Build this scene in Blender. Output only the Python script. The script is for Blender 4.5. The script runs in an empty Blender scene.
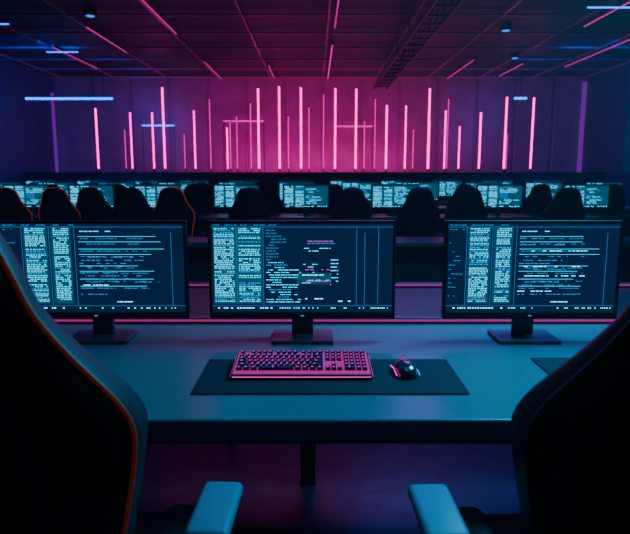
import bpy, bmesh, math, random
import numpy as np
from mathutils import Vector, Matrix
R = random.Random(7)
sc = bpy.context.scene
COL = sc.collection

# ---------------------------------------------------------------- materials
def mat(name, col, rough=0.5, metal=0.0, emis=None, es=0.0, noise=0.0, nscale=40, bump=0.0, spec=0.5, coat=0.0):
    m = bpy.data.materials.new(name); m.use_nodes = True
    nt = m.node_tree; b = nt.nodes['Principled BSDF']
    b.inputs['Base Color'].default_value = (*col, 1)
    b.inputs['Roughness'].default_value = rough
    b.inputs['Metallic'].default_value = metal
    b.inputs['Specular IOR Level'].default_value = spec
    b.inputs['Coat Weight'].default_value = coat
    if emis:
        b.inputs['Emission Color'].default_value = (*emis, 1)
        b.inputs['Emission Strength'].default_value = es
    if noise > 0 or bump > 0:
        tc = nt.nodes.new('ShaderNodeTexCoord')
        n = nt.nodes.new('ShaderNodeTexNoise'); n.inputs['Scale'].default_value = nscale
        n.inputs['Detail'].default_value = 4
        nt.links.new(tc.outputs['Object'], n.inputs['Vector'])
        if noise > 0:
            r = nt.nodes.new('ShaderNodeValToRGB')
            r.color_ramp.elements[0].position = 0.3; r.color_ramp.elements[1].position = 0.7
            r.color_ramp.elements[0].color = (*[c*(1-noise) for c in col], 1)
            r.color_ramp.elements[1].color = (*[min(1, c*(1+noise)) for c in col], 1)
            nt.links.new(n.outputs['Fac'], r.inputs['Fac'])
            nt.links.new(r.outputs['Color'], b.inputs['Base Color'])
        if bump > 0:
            bp = nt.nodes.new('ShaderNodeBump'); bp.inputs['Strength'].default_value = bump
            bp.inputs['Distance'].default_value = 0.01
            nt.links.new(n.outputs['Fac'], bp.inputs['Height'])
            nt.links.new(bp.outputs['Normal'], b.inputs['Normal'])
    return m

M = dict(
 desk=mat('desk_laminate', (.006,.088,.12), .36, noise=.12, nscale=60, bump=.04, spec=.3),
 deskdark=mat('desk_laminate_dark', (.02,.015,.03), .4, noise=.12, nscale=60, spec=.3),
 deskedge=mat('desk_edge', (.02,.03,.045), .4),
 metal=mat('dark_metal', (.05,.05,.06), .4, .7),
 plastic=mat('black_plastic', (.012,.013,.017), .4, spec=.35),
 standp=mat('stand_metal', (.02,.05,.08), .35, .4),
 leather=mat('black_leather', (.006,.008,.014), .5, noise=.2, nscale=120, bump=.08, spec=.3),
 pipe=mat('orange_piping_rim_glow', (.4,.06,.02), .5, emis=(1,.07,.03), es=.04),  # orange rim light put into the piping as weak emission, not a lamp
 pipefar=mat('orange_piping_far_glow', (.5,.06,.02), .5, emis=(1,.08,.02), es=.14),  # stronger emission paints the orange rim light on far chairs
 pipeblk=mat('black_piping', (.02,.03,.05), .45),
 pad=mat('armrest_rubber', (.02,.15,.22), .5, spec=.35),
 mat_=mat('mousepad_cloth', (.005,.013,.024), .8, noise=.2, nscale=300, spec=.15),
 key=mat('keycap', (.02,.004,.03), .5),
 keyglow=mat('key_led', (.03,.0,.03), .5, emis=(.9,.0,.5), es=.5),
 keyglow2=mat('key_led_violet', (.03,.0,.03), .5, emis=(.65,.0,.9), es=.5),
 keyleg=mat('key_legend', (.05,.0,.05), .5, emis=(1,.0,.5), es=.8),
 keybrt=mat('key_led_bright', (.05,.0,.05), .5, emis=(1,.01,.5), es=1.8),
 cyled=mat('mouse_led_blue', (.0,.02,.05), .5, emis=(.0,.4,1), es=1.2),
 gloss=mat('mouse_gloss', (.02,.02,.03), .2, coat=.5),
 scr=mat('screen_panel', (.002,.004,.01), .3, emis=(.0,.024,.09), es=.55, spec=.12),
 scr2=mat('screen_pane', (.002,.004,.01), .3, emis=(.0,.11,.20), es=.7, spec=.12),
 tcy=mat('text_cyan', (0,0,0), .5, emis=(.0,.58,.95), es=2.3),
 tdim=mat('text_dim', (0,0,0), .5, emis=(.0,.27,.7), es=1.4),
 tbr=mat('text_bright', (0,0,0), .5, emis=(.1,.75,1.), es=3.2),
 tmg=mat('text_magenta', (0,0,0), .5, emis=(.8,.0,.7), es=1.2),
 neon=mat('neon_magenta', (.2,.0,.12), .5, emis=(1,.0,.45), es=5.5),
 neon2=mat('neon_magenta_dim', (.2,.0,.12), .5, emis=(1,.0,.42), es=1.4),
 neon3=mat('led_strip_magenta', (.1,.0,.06), .5, emis=(1,.0,.40), es=.45),
 neon4=mat('led_strip_ceiling', (.1,.0,.06), .5, emis=(1,.0,.42), es=.8),
 neonv=mat('neon_violet', (.1,.0,.2), .5, emis=(.5,.0,.9), es=.25),
 neonb=mat('neon_blue', (.0,.05,.3), .5, emis=(.0,.13,1), es=4.5),
 lampb=mat('downlight', (.1,.2,.3), .5, emis=(.0,.25,1), es=1.5),
 wallb=mat('wall_back_panel', (.24,.15,.22), .3, noise=.15, nscale=3),
 wall=mat('wall_paint', (.04,.05,.15), .55, noise=.1, nscale=4),
 ceil=mat('ceiling_paint', (.035,.02,.032), .5, noise=.25, nscale=5),
 bar=mat('ceiling_bar', (.65,.3,.45), .3, .6),
 floor=mat('floor_vinyl', (.05,.045,.085), .3, noise=.45, nscale=9, bump=.15),
)

# ---------------------------------------------------------------- builder
class B:
    def __init__(s): s.bm = bmesh.new(); s.mats = []
    def mi(s, m):
        m = M[m]
        if m not in s.mats: s.mats.append(m)
        return s.mats.index(m)
    def add(s, b2, m, smooth=False, M4=None):
        i = s.mi(m)
        if M4 is not None: b2.transform(M4)
        for f in b2.faces: f.material_index = i; f.smooth = smooth
        me = bpy.data.meshes.new('t'); b2.to_mesh(me); b2.free()
        s.bm.from_mesh(me); bpy.data.meshes.remove(me)
    def box(s, c, d, m, bev=0, seg=2, rot=None, taper=None, smooth=False):
        b = bmesh.new(); bmesh.ops.create_cube(b, size=1)
        for v in b.verts:
            k = 1
            if taper and v.co.z < 0: k = taper
            v.co = Vector((v.co.x*d[0]*k, v.co.y*d[1]*k, v.co.z*d[2]))
        if bev: bmesh.ops.bevel(b, geom=b.edges[:], offset=bev, segments=seg, affect='EDGES', profile=.5)
        T = Matrix.Translation(c)
        if rot: T = T @ rot.to_4x4()
        s.add(b, m, smooth, T)
    def quad(s, x0, x1, z0, z1, y, m):
        b = bmesh.new()
        vs = [b.verts.new(p) for p in ((x0,y,z0),(x1,y,z0),(x1,y,z1),(x0,y,z1))]
        b.faces.new(vs); s.add(b, m)
    def cyl(s, p0, p1, r0, m, r1=None, n=16):
        if r1 is None: r1 = r0
        p0 = Vector(p0); p1 = Vector(p1); d = p1-p0
        b = bmesh.new(); bmesh.ops.create_cone(b, cap_ends=True, segments=n, radius1=r0, radius2=r1, depth=d.length)
        T = Matrix.Translation((p0+p1)/2) @ d.to_track_quat('Z','Y').to_matrix().to_4x4()
        s.add(b, m, False, T)
    def loft(s, rings, m, caps=True, closed=True, smooth=True):
        b = bmesh.new(); R_ = [[b.verts.new(p) for p in r] for r in rings]
        n = len(rings[0])
        for a, c in zip(R_, R_[1:]):
            for i in range(n if closed else n-1):
                j = (i+1) % n
                b.faces.new((a[i], a[j], c[j], c[i]))
        if caps: b.faces.new(R_[0][::-1]); b.faces.new(R_[-1])
        bmesh.ops.recalc_face_normals(b, faces=b.faces[:])
        s.add(b, m, smooth)
    def tube(s, pts, r, m, n=8):
        pts = [Vector(p) for p in pts]; rings = []
        up = Vector((0,1,0))
        for i, p in enumerate(pts):
            t = (pts[min(i+1,len(pts)-1)] - pts[max(i-1,0)]).normalized()
            a = t.cross(up)
            if a.length < 1e-4: a = t.cross(Vector((1,0,0)))
            a.normalize(); c = t.cross(a)
            rings.append([p + a*math.cos(k*2*math.pi/n)*r + c*math.sin(k*2*math.pi/n)*r for k in range(n)])
        s.loft(rings, m)
    def mesh(s, name):
        me = bpy.data.meshes.new(name); s.bm.to_mesh(me); s.bm.free()
        for m in s.mats: me.materials.append(m)
        return me
def obj(name, me, loc=(0,0,0), rz=0, scale=(1,1,1)):
    o = bpy.data.objects.new(name, me); COL.objects.link(o)
    o.location = loc; o.rotation_euler = (0,0,rz); o.scale = scale
    return o

# ---------------------------------------------------------------- room
WX0, WX1, YB, YF, H = -6.35, 6.5, 15.0, -1.6, 3.6
def room(name, c, d, m):
    b = B(); b.box(c, d, m); return obj(name, b.mesh(name))
room('floor', (0,(YB+YF)/2,-.05), (WX1-WX0+.4, YB-YF+.4, .1), 'floor')
room('ceiling', (0,(YB+YF)/2,H+.05), (WX1-WX0+.4, YB-YF+.4, .1), 'ceil')
room('wall_left', (WX0-.1,(YB+YF)/2,H/2), (.2, YB-YF+.4, H), 'wall')
room('wall_right', (WX1+.1,(YB+YF)/2,H/2), (.2, YB-YF+.4, H), 'wall')
room('wall_front', (0,YF-.1,H/2), (WX1-WX0, .2, H), 'wall')
b = B()
b.box((.075,YB+.1,H/2), (WX1-WX0,.2,H), 'wallb')
for i in range(14):
    x = WX0+.5+i*.93
    b.box((x,YB-.02,H/2), (.86,.04,H-.02), 'wallb', bev=.008, seg=1)
obj('wall_back', b.mesh('wall_back'))

# partition counter that the neon tubes stand on
b = B()
b.box((0,13.7,.64), (12.3,1.5,1.28), 'plastic', bev=.01)
b.box((0,13.7,1.30), (12.4,1.6,.04), 'plastic', bev=.006)
obj('partition_counter', b.mesh('partition_counter'))

tubes = [(-4.98,14.0,2.75,0),(-4.2,14.0,2.66,1),(-3.70,14.0,2.66,1),(-3.35,13.6,3.15,0),(-3.05,14.3,2.2,2),
 (-2.75,14.0,2.7,1),(-2.05,14.3,2.35,1),(-1.95,14.1,2.45,2),(-1.82,14.3,2.6,2),(-1.24,13.5,3.12,0),(-.80,13.8,3.2,0),(-.62,14.3,2.6,2),
 (-.31,13.6,3.15,0),(-.14,14.3,2.8,2),(.45,13.7,3.15,0),(.92,13.8,3.15,0),(1.15,14.3,2.5,2),(1.63,14.0,2.82,0),(2.08,14.1,2.82,1),
 (2.50,13.5,3.12,0),(2.68,14.3,2.5,2),(2.97,14.0,2.7,1),(3.3,14.0,2.35,1),(3.77,14.0,2.66,0),(4.22,13.6,2.95,0),(4.85,13.7,2.95,0),
 (-4.45,14.35,2.3,2),(-2.45,14.35,3.0,2),(-1.5,14.35,2.9,2),(1.4,14.35,3.0,2),(2.3,14.35,2.3,2),(3.1,14.35,3.0,2),(.2,14.35,3.1,2),(4.5,14.35,2.2,2)]
b = B()
for x,y,zt,k in tubes:
    r = (.020,.016,.011)[k]; m = ('neon','neon','neon2')[k]
    b.cyl((x,y,1.40),(x,y,zt), r, m, n=10)
    b.cyl((x,y,1.322),(x,y,1.40), r*1.3, 'metal', n=10)
    b.cyl((x,y,zt),(x,y,zt+.03), r*1.2, 'metal', n=10)
    b.box((x,y+.05,(1.33+zt)/2), (.03,.02,zt-1.33), 'metal')
for x0,x1,y,z,m in ((-2.15,-1.2,14.4,2.5,'neon2'),(.5,1.35,14.4,2.38,'neon2'),(-4.05,-3.3,14.4,2.4,'neonb')):
    b.cyl((x0,y,z),(x1,y,z), .016, m, n=8)
    b.cyl((x0,y+.02,1.322),(x0,y+.02,z), .012, 'metal', n=6)
    b.cyl((x1,y+.02,1.322),(x1,y+.02,z), .012, 'metal', n=6)
obj('neon_tube_lights', b.mesh('neon_tube_lights'))

b = B()
b.box((WX0+.05,14.85,2.0), (.06,.06,2.4), 'neonv')
b.box((WX0+.03,11.9,2.2), (.05,.07,1.9), 'neonv')
obj('wall_led_strip', b.mesh('wls'))
b = B()
b.box((WX1-.05,14.85,2.1), (.08,.08,2.7), 'neonv')
for y in (12.2,10.6,9.0):
    b.box((WX1-.03,y,2.0), (.05,1.2,1.5), 'wall', bev=.01)
    b.box((WX1-.06,y,2.0), (.02,1.05,1.35), 'scr', bev=.004)
obj('wall_light_panel', b.mesh('wlp'))

# ceiling grid
b = B()
x = WX0+.3
while x < WX1:
    b.box((x,(YB+YF)/2,H-.04), (.022,YB-YF-.1,.04), 'bar'); x += 1.25
y = 1.0
while y < YB:
    b.box((0.07,y,H-.05), (WX1-WX0-.1,.022,.03), 'bar'); y += 1.15
obj('ceiling_grid', b.mesh('ceiling_grid'))
b = B()
for x,y0,y1,m in ((.3,10.8,14.6,'neon2'),(.3,5.5,9.6,'neon4'),(-2.2,12.4,14.6,'neon4'),(-4.6,11.0,13.2,'neon4'),(3.1,12.2,14.6,'neon4'),(-2.2,7.0,10.0,'neon4'),(5.2,10,13,'neon4'),(-4.7,6.8,8.6,'neon4'),
                  (-.95,12.8,14.6,'neon4'),(-3.45,9.5,11.5,'neon4'),(4.05,7.5,9.5,'neon4'),(4.2,12.6,14.2,'neon4'),(-1.0,6.2,7.6,'neon3')):
    b.box((x,(y0+y1)/2,H-.085), (.035,y1-y0,.05), 'metal')
    b.box((x,(y0+y1)/2,H-.115), (.016,y1-y0-.03,.012), m)
for x0,x1,y in ((-5.3,-4.5,9.3),(-4.9,-4.3,11.4),(3.6,4.4,8.4)):
    b.box(((x0+x1)/2,y,H-.09), (x1-x0,.05,.05), 'metal'); b.box(((x0+x1)/2,y,H-.12), (x1-x0-.03,.03,.012), 'neonb')
obj('ceiling_led_strip', b.mesh('cls'))
b = B()
for x in (1.4,1.7):
    b.box((x,9.5,3.3), (.03,10.5,.07), 'metal')
y = 4.4
while y < 14.7:
    b.box((1.55,y,3.28), (.3,.04,.03), 'metal')
    if int(y*2)%3 == 0:
        for x in (1.4,1.7): b.cyl((x,y,3.3),(x,y,H), .01, 'metal', n=6)
    y += .45
for k in range(3): b.cyl((1.47+k*.07,4.4,3.31),(1.47+k*.07,14.6,3.31), .016, 'plastic', n=6)
obj('cable_tray', b.mesh('cable_tray'))

def pendant(x0,x1,y,z):
    b = B(); b.box(((x0+x1)/2,y,z+.03), (x1-x0,.05,.03), 'metal', bev=.005)
    b.cyl((x0+.02,y,z),(x1-.02,y,z), .03, 'neonb', n=12)
    for x in (x0+.2,x1-.2) if x1-x0>.6 else ((x0+x1)/2,): b.cyl((x,y,z+.04),(x,y,H), .008, 'metal', n=6)
    obj('linear_pendant_light', b.mesh('lpl'))
pendant(-6.05,-4.2,12.9,2.84)
pendant(4.2,4.5,13.1,2.87)
b = B()
for x,y in ((-3.55,6.75),(-3.2,9.0),(3.0,9.9),(3.9,12.2)):
    b.cyl((x,y,H-.08),(x,y,H), .09, 'metal', n=20)
    b.cyl((x,y,H-.085),(x,y,H-.078), .06, 'lampb', n=20)
obj('ceiling_downlight', b.mesh('cdl'))

# ---------------------------------------------------------------- desk
def desk(name, x0, x1, y0, y1, legs, led=None, top='desk'):
    b = B(); w = x1-x0; cx = (x0+x1)/2
    b.box((cx,(y0+y1)/2,.7225), (w,y1-y0,.055), top, bev=.006, seg=3)
    b.box((cx,(y0+y1)/2,.68), (w-.1,y1-y0-.12,.035), 'deskedge')
    for lx,ly,s in legs:
        b.box((lx,ly,.34), (s,s,.68), 'metal', bev=.012, seg=3, taper=.7)
        b.cyl((lx,ly,.0),(lx,ly,.015), s*.42, 'plastic')
    if led is not None:
        b.box((cx,led,.762), (w-.02,.03,.024), 'deskedge', bev=.004)
        b.box((cx,led-.016,.764), (w-.06,.004,.008), 'neon3')
    return obj(name, b.mesh(name))
desk('gaming_desk', -1.95, 1.95, 1.335, 2.27, [(-1.85,1.45,.07),(1.85,1.45,.07),(-1.85,2.15,.07),(1.85,2.15,.07)], led=2.25)
desk('gaming_desk', -1.95, 1.95, 2.30, 3.0, [(-1.85,2.4,.08),(1.85,2.4,.08),(-.03,2.42,.085),(-.42,2.85,.05),(-1.85,2.9,.07),(1.85,2.9,.07)], led=2.98, top='deskdark')

# ---------------------------------------------------------------- monitors
def screen_text(b, sx0, sx1, sz0, sz1, y, layout, seed):
    r = random.Random(seed); W = sx1-sx0; Hh = sz1-sz0
    def X(u): return sx0+u*W
    def Z(v): return sz1-v*Hh
    def line(u0, u1, v, m, h=.0026, dens=.75, wmin=.003, wmax=.02):
        x = X(u0); xe = X(u1)
        while x < xe-.003:
            w = min(r.uniform(wmin,wmax), xe-x)
            if r.random() < dens: b.quad(x, x+w, Z(v)-h, Z(v), y-.0003, m)
            x += w+r.uniform(.0015,.004)
    def column(u0, u1, v0, v1, pitch, m, h=.003, dens=.9, gap=.05, ragged=0, wmax=.012):
        v = v0
        while v < v1:
            if r.random() > gap: line(u0, u1-r.random()*ragged*(u1-u0), v, m if r.random()<.75 else 'tdim', h, dens, wmax=wmax)
            v += pitch
    def vline(u, v0, v1, m='tdim', w=.0009): b.quad(X(u), X(u)+w, Z(v1), Z(v0), y-.0003, m)
    def hline(v, u0, u1, m='tdim', w=.0009): b.quad(X(u0), X(u1), Z(v)-w, Z(v), y-.0003, m)
    def pane(u0,u1,v0,v1): b.quad(X(u0), X(u1), Z(v1), Z(v0), y-.00015, 'scr2')
    if layout == 'far':
        pane(.02,.98,.05,.9)
        column(.03,.22,.06,.88,.045,'tcy',.0085,.92,wmax=.03)
        column(.27,.45,.06,.88,.045,'tcy',.0085,.85,wmax=.03,gap=.15)
        column(.5,.95,.1,.85,.07,'tcy',.008,.7,ragged=.6,wmax=.05)
        line(.03,.97,.94,'tbr',.006,.6)
        return
    hline(.035,0,1); line(.01,.4,.012,'tdim',.002)
    hline(.925,.0,1)
    line(.03,.34,.945,'tbr',.004,.6,.003,.007); line(.36,.6,.945,'tcy',.004,.45,.003,.008); line(.66,.98,.948,'tbr',.003,.6,.002,.006)
    if layout == 'mid':
        pane(.01,.28,.04,.9)
        column(.015,.125,.05,.88,.021,'tcy',.0034,.92)
        column(.15,.27,.05,.88,.021,'tcy',.0034,.9,gap=.12)
        vline(.138,.04,.9); vline(.285,.04,.92); vline(.80,.04,.92); vline(.845,.1,.92); vline(.92,.04,.9)
        for v in np.arange(.07,.42,.033): line(.30,.30+r.uniform(.04,.12),v,'tdim',.002)
        for v in np.arange(.43,.9,.028): line(.30,.30+r.uniform(.08,.2),v,'tcy' if r.random()<.6 else 'tdim',.0026)
        for v in (.19,.215): line(.53,.68,v,'tmg' if v<.2 else 'tdim',.003,.9)
        for v in np.arange(.24,.75,.03):
            if r.random()<.55: line(.50+r.uniform(0,.05),.55+r.uniform(.0,.12),v,'tmg' if r.random()<.35 else 'tcy',.0026)
        for v in np.arange(.4,.7,.04): line(.66,.70,v,'tcy',.003); line(.655,.66,v,'tmg',.003)
        pane(.47,.66,.55,.68); line(.50,.62,.57,'tbr',.003,.9); line(.52,.64,.64,'tmg',.003)
        line(.5,.62,.84,'tbr',.003); line(.7,.77,.87,'tbr',.003)
    else:
        pane(.12,.25,.04,.9); pane(.27,.38,.04,.9)
        column(.01,.10,.06,.88,.05,'tdim',.002,.6,gap=.3,ragged=.6)
        column(.13,.24,.05,.88,.021,'tcy',.0034,.92)
        column(.285,.37,.05,.88,.021,'tcy',.0034,.9,gap=.1)
        vline(.11,.04,.92); vline(.26,.04,.92); vline(.40,.04,.92); vline(.93,.1,.92)
        line(.43,.6,.08,'tcy',.003,.8)
        for v in (.14,.2,.28,.34,.47,.53,.62,.7):
            hline(v,.42,.42+r.uniform(.3,.48),'tcy',.0012)
            line(.43,.8,v+.022,'tdim',.002,.6)
        for v in np.arange(.16,.86,.035):
            if r.random()<.6: line(.42,.42+r.uniform(.1,.46),v,'tdim' if r.random()<.7 else 'tbr',.0024,.6)
        line(.62,.72,.875,'tbr',.003,.9)

def monitor_mesh(name, layout, seed, w=.625):
    b = B(); z0, z1 = .083, .415
    hw = w/2
    b.box((0,.012,(z0+z1)/2), (w,.024,z1-z0), 'plastic', bev=.005, seg=2)
    b.box((0,.035,(z0+z1)/2), (w*.6,.03,(z1-z0)*.6), 'plastic', bev=.012, seg=2)
    t = .010; bt = .022
    b.box((0,-.002,z1-t/2), (w,.008,t), 'plastic', bev=.0015); b.box((0,-.002,z0+bt/2), (w,.008,bt), 'plastic', bev=.0015)
    for s in (-1,1): b.box((s*(hw-t/2),-.002,(z0+z1)/2), (t,.008,z1-z0), 'plastic', bev=.0015)
    b.quad(-hw+t, hw-t, z0+bt, z1-t, -.0006, 'scr')
    screen_text(b, -hw+t, hw-t, z0+bt, z1-t, -.0008, layout, seed)
    b.box((0,-.0065,z0+.011), (.012,.001,.003), 'tdim')
    b.box((0,.062,.12), (.075,.018,.22), 'standp', bev=.006)
    b.box((0,.045,.21), (.1,.03,.1), 'plastic', bev=.006)
    b.box((0,.045,.0065), (.21,.15,.013), 'standp', bev=.004, seg=2)
    return b.mesh(name)
mon_mid = monitor_mesh('mon_mid','mid',3)
mon_l = monitor_mesh('mon_side','side',5)
mon_r = monitor_mesh('mon_side_b','side',11,.59)
mon_f = [monitor_mesh('mon_far','far',s) for s in (21,22,23)]
DZ = .751
obj('computer_monitor', mon_mid, (-.043,1.985,DZ))
obj('computer_monitor', mon_l, (-.74,1.985,DZ))
obj('computer_monitor', mon_r, (.727,1.985,DZ))

# ---------------------------------------------------------------- mousepads / keyboard / mouse
def pad(x0,x1,y0,y1):
    b = B(); b.box(((x0+x1)/2,(y0+y1)/2,.002), (x1-x0,y1-y0,.004), 'mat_', bev=.0015)
    return obj('desk_mousepad', b.mesh('pad'), (0,0,DZ))
pad(-.325,.405,1.495,1.785)
pad(.67,1.42,1.55,1.80)
pad(-1.55,-.83,1.50,1.79)

def keyboard_mesh():
    b = B(); W, D = .395, .165
    tilt = Matrix.Rotation(math.radians(5),3,'X')
    def P(x,y,z): return tilt @ Vector((x,y,z)) + Vector((0,0,.020))
    b.box(P(0,0,-.004), (W,D,.014), 'plastic', bev=.003, rot=tilt)
    b.box(P(0,0,.0035), (W-.012,D-.012,.002), 'keyglow', rot=tilt)
    b.box(P(-.02,D*.22,.0037), (W*.5,D*.45,.002), 'keyglow2', rot=tilt)
    b.box(P(0,-D/2+.001,-.003), (W-.01,.004,.002), 'keybrt', rot=tilt)
    for s in (-1,1): b.box(P(s*(W/2),0,-.003), (.002,D-.01,.002), 'keybrt', rot=tilt)
    for s in (-1,1): b.box((s*W*.38,D*.4,.008), (.03,.012,.016), 'plastic', bev=.002)
    u = (W-.02)/22.6; kz = .009
    def key(cx, cy, wu, hu=1):
        w = wu*u-.0030; d = hu*u*1.30-.0032
        b2 = bmesh.new(); bmesh.ops.create_cube(b2, size=1)
        for v in b2.verts:
            v.co = Vector((v.co.x*(w-(.003 if v.co.z>0 else 0)), v.co.y*(d-(.004 if v.co.z>0 else 0)), v.co.z*.008))
        b.add(b2, 'key', False, Matrix.Translation(P(cx,cy,kz)) @ tilt.to_4x4())
        b.box(P(cx-w*.08,cy+d*.05,kz+.0042), (min(w,.01)*.5,d*.4,.0004), 'keyleg', rot=tilt)
    x0 = -W/2+.01; rowy = [D/2-.014-i*u*1.36-(.003 if i else 0) for i in range(6)]
    def row(i, widths, start=0):
        x = x0+start*u
        for w in widths:
            if w > 0: key(x+w*u/2, rowy[i], w)
            x += abs(w)*u
    row(0,[1,-1,1,1,1,1,-.5,1,1,1,1,-.5,1,1,1,1])
    row(1,[1]*13+[2]); row(2,[1.5]+[1]*12+[1.5]); row(3,[1.75]+[1]*11+[2.25])
    row(4,[2.25]+[1]*10+[2.75]); row(5,[1.25,1.25,1.25,6.25,1.25,1.25,1.25,1.25])
    for i in (0,1,2): row(i,[1,1,1],15.25)
    row(4,[1],16.25); row(5,[1,1,1],15.25)
    row(0,[1,1,1,1],18.5); row(1,[1]*4,18.5); row(2,[1]*4,18.5); row(3,[1]*4,18.5); row(4,[1]*4,18.5); row(5,[2,1,1],18.5)
    return b.mesh('keyboard')
kbm = keyboard_mesh()
obj('mechanical_keyboard', kbm, (-.037,1.672,DZ+.0045))

def mouse_mesh():
    b = B(); rings = []
    n = 24
    ys = np.linspace(-.062,.062,15)
    for y in ys:
        t = (y+.062)/.124
        w = .034*(max(0.001,1-abs(2*t-1)**3.2))**.5*(1-.12*math.sin(math.pi*t)) + .001
        h = .040*(max(0.001,math.sin(math.pi*(t*.86+.07))))**.6*(1.12-.35*t)
        ring = []
        for k in range(n):
            a = 2*math.pi*k/n
            c, s_ = math.cos(a), math.sin(a)
            x = w*math.copysign(abs(c)**.75,c)
            z = h*s_**.8 if s_ > 0 else 0
            if s_ <= 0: z = 0; x *= .97
            ring.append((x*(1 - (.1 if 0 < s_ < .5 else 0)), y, z+.001))
        rings.append(ring)
    b.loft(rings, 'gloss')
    b.box((0,.038,.0365), (.0015,.05,.004), 'plastic', rot=Matrix.Rotation(math.radians(-24),3,'X'))
    b2 = bmesh.new(); bmesh.ops.create_cone(b2, cap_ends=True, segments=18, radius1=.010, radius2=.010, depth=.006)
    b.add(b2, 'keyglow', False, Matrix.Translation((0,.034,.030)) @ Matrix.Rotation(math.pi/2,4,'Y'))
    b.box((0,-.03,.0402), (.008,.010,.002), 'keyglow', bev=.0008, rot=Matrix.Rotation(math.radians(14),3,'X'))
    for s in (-1,1):
        b.tube([(s*.0325,-.045,.008),(s*.033,-.02,.012),(s*.0315,.01,.012),(s*.033,.04,.009)], .0018, 'keybrt' if s<0 else 'cyled', 6)
        b.box((s*.029,.0,.022), (.004,.03,.006), 'plastic', bev=.0015)
    return b.mesh('mouse')
mm = mouse_mesh()
obj('computer_mouse', mm, (.258,1.655,DZ+.0045), math.radians(4))

# ---------------------------------------------------------------- gaming chair
prof = [(.50,.19),(.55,.22),(.65,.24),(.75,.258),(.805,.272),(.865,.287),(.92,.298),(.96,.300),(.99,.293),(1.02,.276),(1.06,.248),(1.10,.224),(1.14,.205),(1.18,.191),(1.22,.177),(1.25,.163),(1.28,.14),(1.30,.105),(1.31,.07)]
pz = np.array([p[0] for p in prof]); pw = np.array([p[1] for p in prof])
def wz(z):
    s = 0
    for dz in (-.02,-.01,0,.01,.02): s += np.interp(z+dz, pz, pw)
    return s/5
def yz(z): return -.235-.17*(z-.5)
def bol(z): return .075*min(1,max(0,(1.15-z)/.2))+.015
def thick(z): return .048 if z < 1.24 else .048*max(.25,math.sqrt(max(0,1-((z-1.24)/.072)**2)))
def chair_mesh(name, pipe, pr=.004):
    b = B()
    zs = list(np.linspace(.5,1.24,36))+list(np.linspace(1.25,1.31,9))
    rings = []
    for z in zs:
        w = wz(z); th = thick(z); r = []
        for k in range(36):
            a = 2*math.pi*k/36; c, s = math.cos(a), math.sin(a)
            x = w*math.copysign(abs(c)**.7, c); yy = th*math.copysign(abs(s)**.75, s)
            q = abs(x/w)**3
            if s > 0: yy += bol(z)*abs(x/w)**5*.6
            r.append((x, yz(z)+yy+bol(z)*q*.8, z))
        rings.append(r)
    b.loft(rings, 'leather')
    L = [(-wz(z)*1.003, yz(z)+bol(z)*.8-.012, z) for z in np.linspace(.52,1.295,42)]
    top = [(x, yz(1.308)-.004, 1.306+.008*(1-(x/.09)**2)) for x in np.linspace(-.08,.08,7)]
    Rr = [(-p[0],p[1],p[2]) for p in L[::-1]]
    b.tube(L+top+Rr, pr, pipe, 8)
    for s in (-1,1):
        b.tube([(s*wz(z)*.62, yz(z)-.046+bol(z)*.8*.2, z) for z in np.linspace(.55,1.12,20)], .003, 'pipeblk', 6)
    b.tube([(x, yz(1.12)-.0475+bol(1.12)*.8*abs(x/.21)**3, 1.12) for x in np.linspace(-.13,.13,9)], .003, 'pipeblk', 6)
    b.box((0,yz(1.15)+.06,1.15), (.24,.06,.11), 'leather', bev=.028, seg=4, smooth=True)
    b.box((0,yz(.72)+.085,.72), (.32,.08,.2), 'leather', bev=.035, seg=4, smooth=True)
    b.box((0,.03,.455), (.40,.52,.1), 'leather', bev=.035, seg=4, smooth=True)
    for s in (-1,1):
        b.box((s*.225,.03,.475), (.1,.5,.12), 'leather', bev=.04, seg=4, smooth=True)
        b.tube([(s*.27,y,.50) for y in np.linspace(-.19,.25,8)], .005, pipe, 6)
        b.box((s*.25,-.23,.50), (.03,.1,.16), 'metal', bev=.01)
        b.box((s*.30,-.01,.395), (.16,.06,.02), 'metal', bev=.005)
        b.box((s*.355,-.01,.51), (.035,.065,.25), 'plastic', bev=.01)
        b.box((s*.358,-.01,.645), (.06,.12,.03), 'plastic', bev=.008)
        b.box((s*.366,.0,.672), (.088,.19,.028), 'pad', bev=.0135, seg=4, smooth=True)
    b.box((0,.0,.385), (.24,.28,.05), 'metal', bev=.01)
    b.cyl((0,0,.2),(0,0,.37), .022, 'standp'); b.cyl((0,0,.09),(0,0,.24), .032, 'plastic')
    b.cyl((0,0,.075),(0,0,.125), .055, 'plastic', .045)
    for k in range(5):
        a = math.radians(90+72*k+36); dx, dy = math.cos(a), math.sin(a)
        p0 = Vector((dx*.04,dy*.04,.105)); p1 = Vector((dx*.31,dy*.31,.075))
        b.cyl(p0, p1, .03, 'plastic', .018, n=10)
        nx, ny = -dy, dx
        for s in (-1,1):
            c = Vector((dx*.315+nx*s*.016, dy*.315+ny*s*.016, .031))
            b.cyl(c-Vector((nx,ny,0))*.009, c+Vector((nx,ny,0))*.009, .030, 'plastic', n=16)
        b.cyl((dx*.315,dy*.315,.03),(dx*.315,dy*.315,.08), .008, 'metal', n=8)
    return b.mesh(name)
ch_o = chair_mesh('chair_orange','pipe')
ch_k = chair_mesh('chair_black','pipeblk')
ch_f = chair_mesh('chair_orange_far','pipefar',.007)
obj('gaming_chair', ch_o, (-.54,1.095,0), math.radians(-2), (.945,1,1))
obj('gaming_chair', ch_k, (.588,1.085,0), math.radians(2), (.96,1,1))

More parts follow.
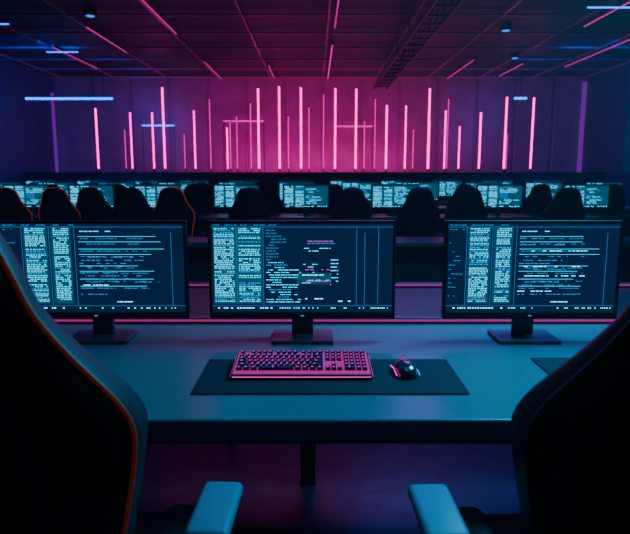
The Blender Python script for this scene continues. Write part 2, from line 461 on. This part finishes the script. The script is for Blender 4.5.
# ---------------------------------------------------------------- rear rows
def longdesk(y, x0, x1, dep=.75):
    b = B(); w = x1-x0; cx = (x0+x1)/2; hd = dep/2-.05
    b.box((cx,y,.7325), (w,dep,.035), 'desk', bev=.005)
    b.box((cx,y+hd,.5), (w-.1,.02,.42), 'deskedge')
    x = x0+.1
    while x <= x1:
        for dy in (-hd,hd): b.box((x,y+dy,.36), (.05,.05,.72), 'metal', taper=.8)
        x += (w-.2)/4
    obj('gaming_desk', b.mesh('longdesk'))
longdesk(5.15, -4.2, 4.2, .45)
rows = [(8.0,[-3.85,-2.98,-2.1,-1.05,-.12,1.06,2.46,3.62,4.75],[(-3.5,1),(-2.95,1),(-2.55,0),(-2.1,0),(-1.65,1),(-.78,0),(.4,0),(1.22,0),(1.76,0),(2.92,0)]),
        (10.0,[-5.2,-4.3,-3.3,-2.3,-1.3,-.3,.75,1.75,2.8,3.8,4.8],[(-4.9,0),(-3.9,0),(-2.9,0),(-1.8,0),(-.7,0),(.3,0),(1.25,0),(2.2,0),(3.3,0),(4.4,0)]),
        (11.9,[-5.4,-4.4,-3.4,-2.4,-1.4,-.4,.6,1.6,2.6,3.6,4.6],[(-5,0),(-4,0),(-3,0),(-2,0),(-1,0),(0,0),(1,0),(2,0),(3,0),(4,0),(5,0)])]
for y, ms, cs in rows:
    longdesk(y, -5.8, 5.6)
    for i, x in enumerate(ms):
        obj('computer_monitor', mon_f[i%3], (x, y+.05, .751), R.uniform(-.06,.06))
    for x, k in cs:
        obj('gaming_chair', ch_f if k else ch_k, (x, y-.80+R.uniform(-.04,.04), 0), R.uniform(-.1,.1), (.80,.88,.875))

# ---------------------------------------------------------------- lights
def area(name, loc, tgt, sx, sy, col, W):
    l = bpy.data.lights.new(name,'AREA'); l.shape='RECTANGLE'; l.size=sx; l.size_y=sy; l.color=col; l.energy=W
    o = bpy.data.objects.new(name,l); COL.objects.link(o); o.location = loc
    o.rotation_euler = (Vector(tgt)-Vector(loc)).to_track_quat('-Z','Y').to_euler()
area('desk_blue_fill', (1.1,2.1,2.15), (.7,1.75,.75), .6,.6, (.0,.58,1), 78)  # unseen fill added above the desk for its blue light, no fixture
area('armrest_blue_fill', (-.1,1.25,2.9), (0,1.25,0), .8,.5, (.0,.48,1), 13)  # added fill without a fixture, brightens the near armrests blue
area('wall_magenta_fill', (0,12.9,1.6), (0,15,2.4), 5,.6, (1,.0,.40), 110)  # added magenta fill, lights the back wall on top of the tubes
area('floor_magenta_fill', (0,6.0,3.3), (0,3.4,0), 3,.6, (1,.0,.45), 20)  # unseen magenta fill added for the floor and the rear desk
area('floor_blue_fill', (1.5,6.3,3.4), (0.4,2.6,0), 2,.6, (.02,.12,1), 42)  # unseen blue fill added to light the floor under the desks
area('left_wall_blue_fill', (-5,10.5,3.3), (-5.9,12.8,1), 1.5,4, (.0,.08,1), 140)  # added fill that tints the left wall blue
area('right_wall_blue_fill', (5.2,10.5,3.3), (6.1,12.8,1), 1.5,4, (.0,.07,1), 110)  # added fill, blue tint for the right wall
w = bpy.data.worlds.new('World'); sc.world = w; w.use_nodes = True
nt = w.node_tree
nt.nodes['Background'].inputs[0].default_value = (.01,.015,.05,1)
nt.nodes['Background'].inputs[1].default_value = .3
vs = nt.nodes.new('ShaderNodeVolumeScatter')
vs.inputs['Density'].default_value = .004; vs.inputs['Color'].default_value = (.95,.85,.97,1); vs.inputs['Anisotropy'].default_value = .2
nt.links.new(vs.outputs[0], nt.nodes['World Output'].inputs['Volume'])

cd = bpy.data.cameras.new('Camera'); cam = bpy.data.objects.new('Camera', cd); COL.objects.link(cam)
cam.location = (0,0,1.325); cam.rotation_euler = (math.radians(81),0,0)
cd.sensor_width = 36; cd.lens = 600/630*36; cd.clip_start = .02
cd.dof.use_dof = True; cd.dof.focus_distance = 2.0; cd.dof.aperture_fstop = 6
sc.camera = cam
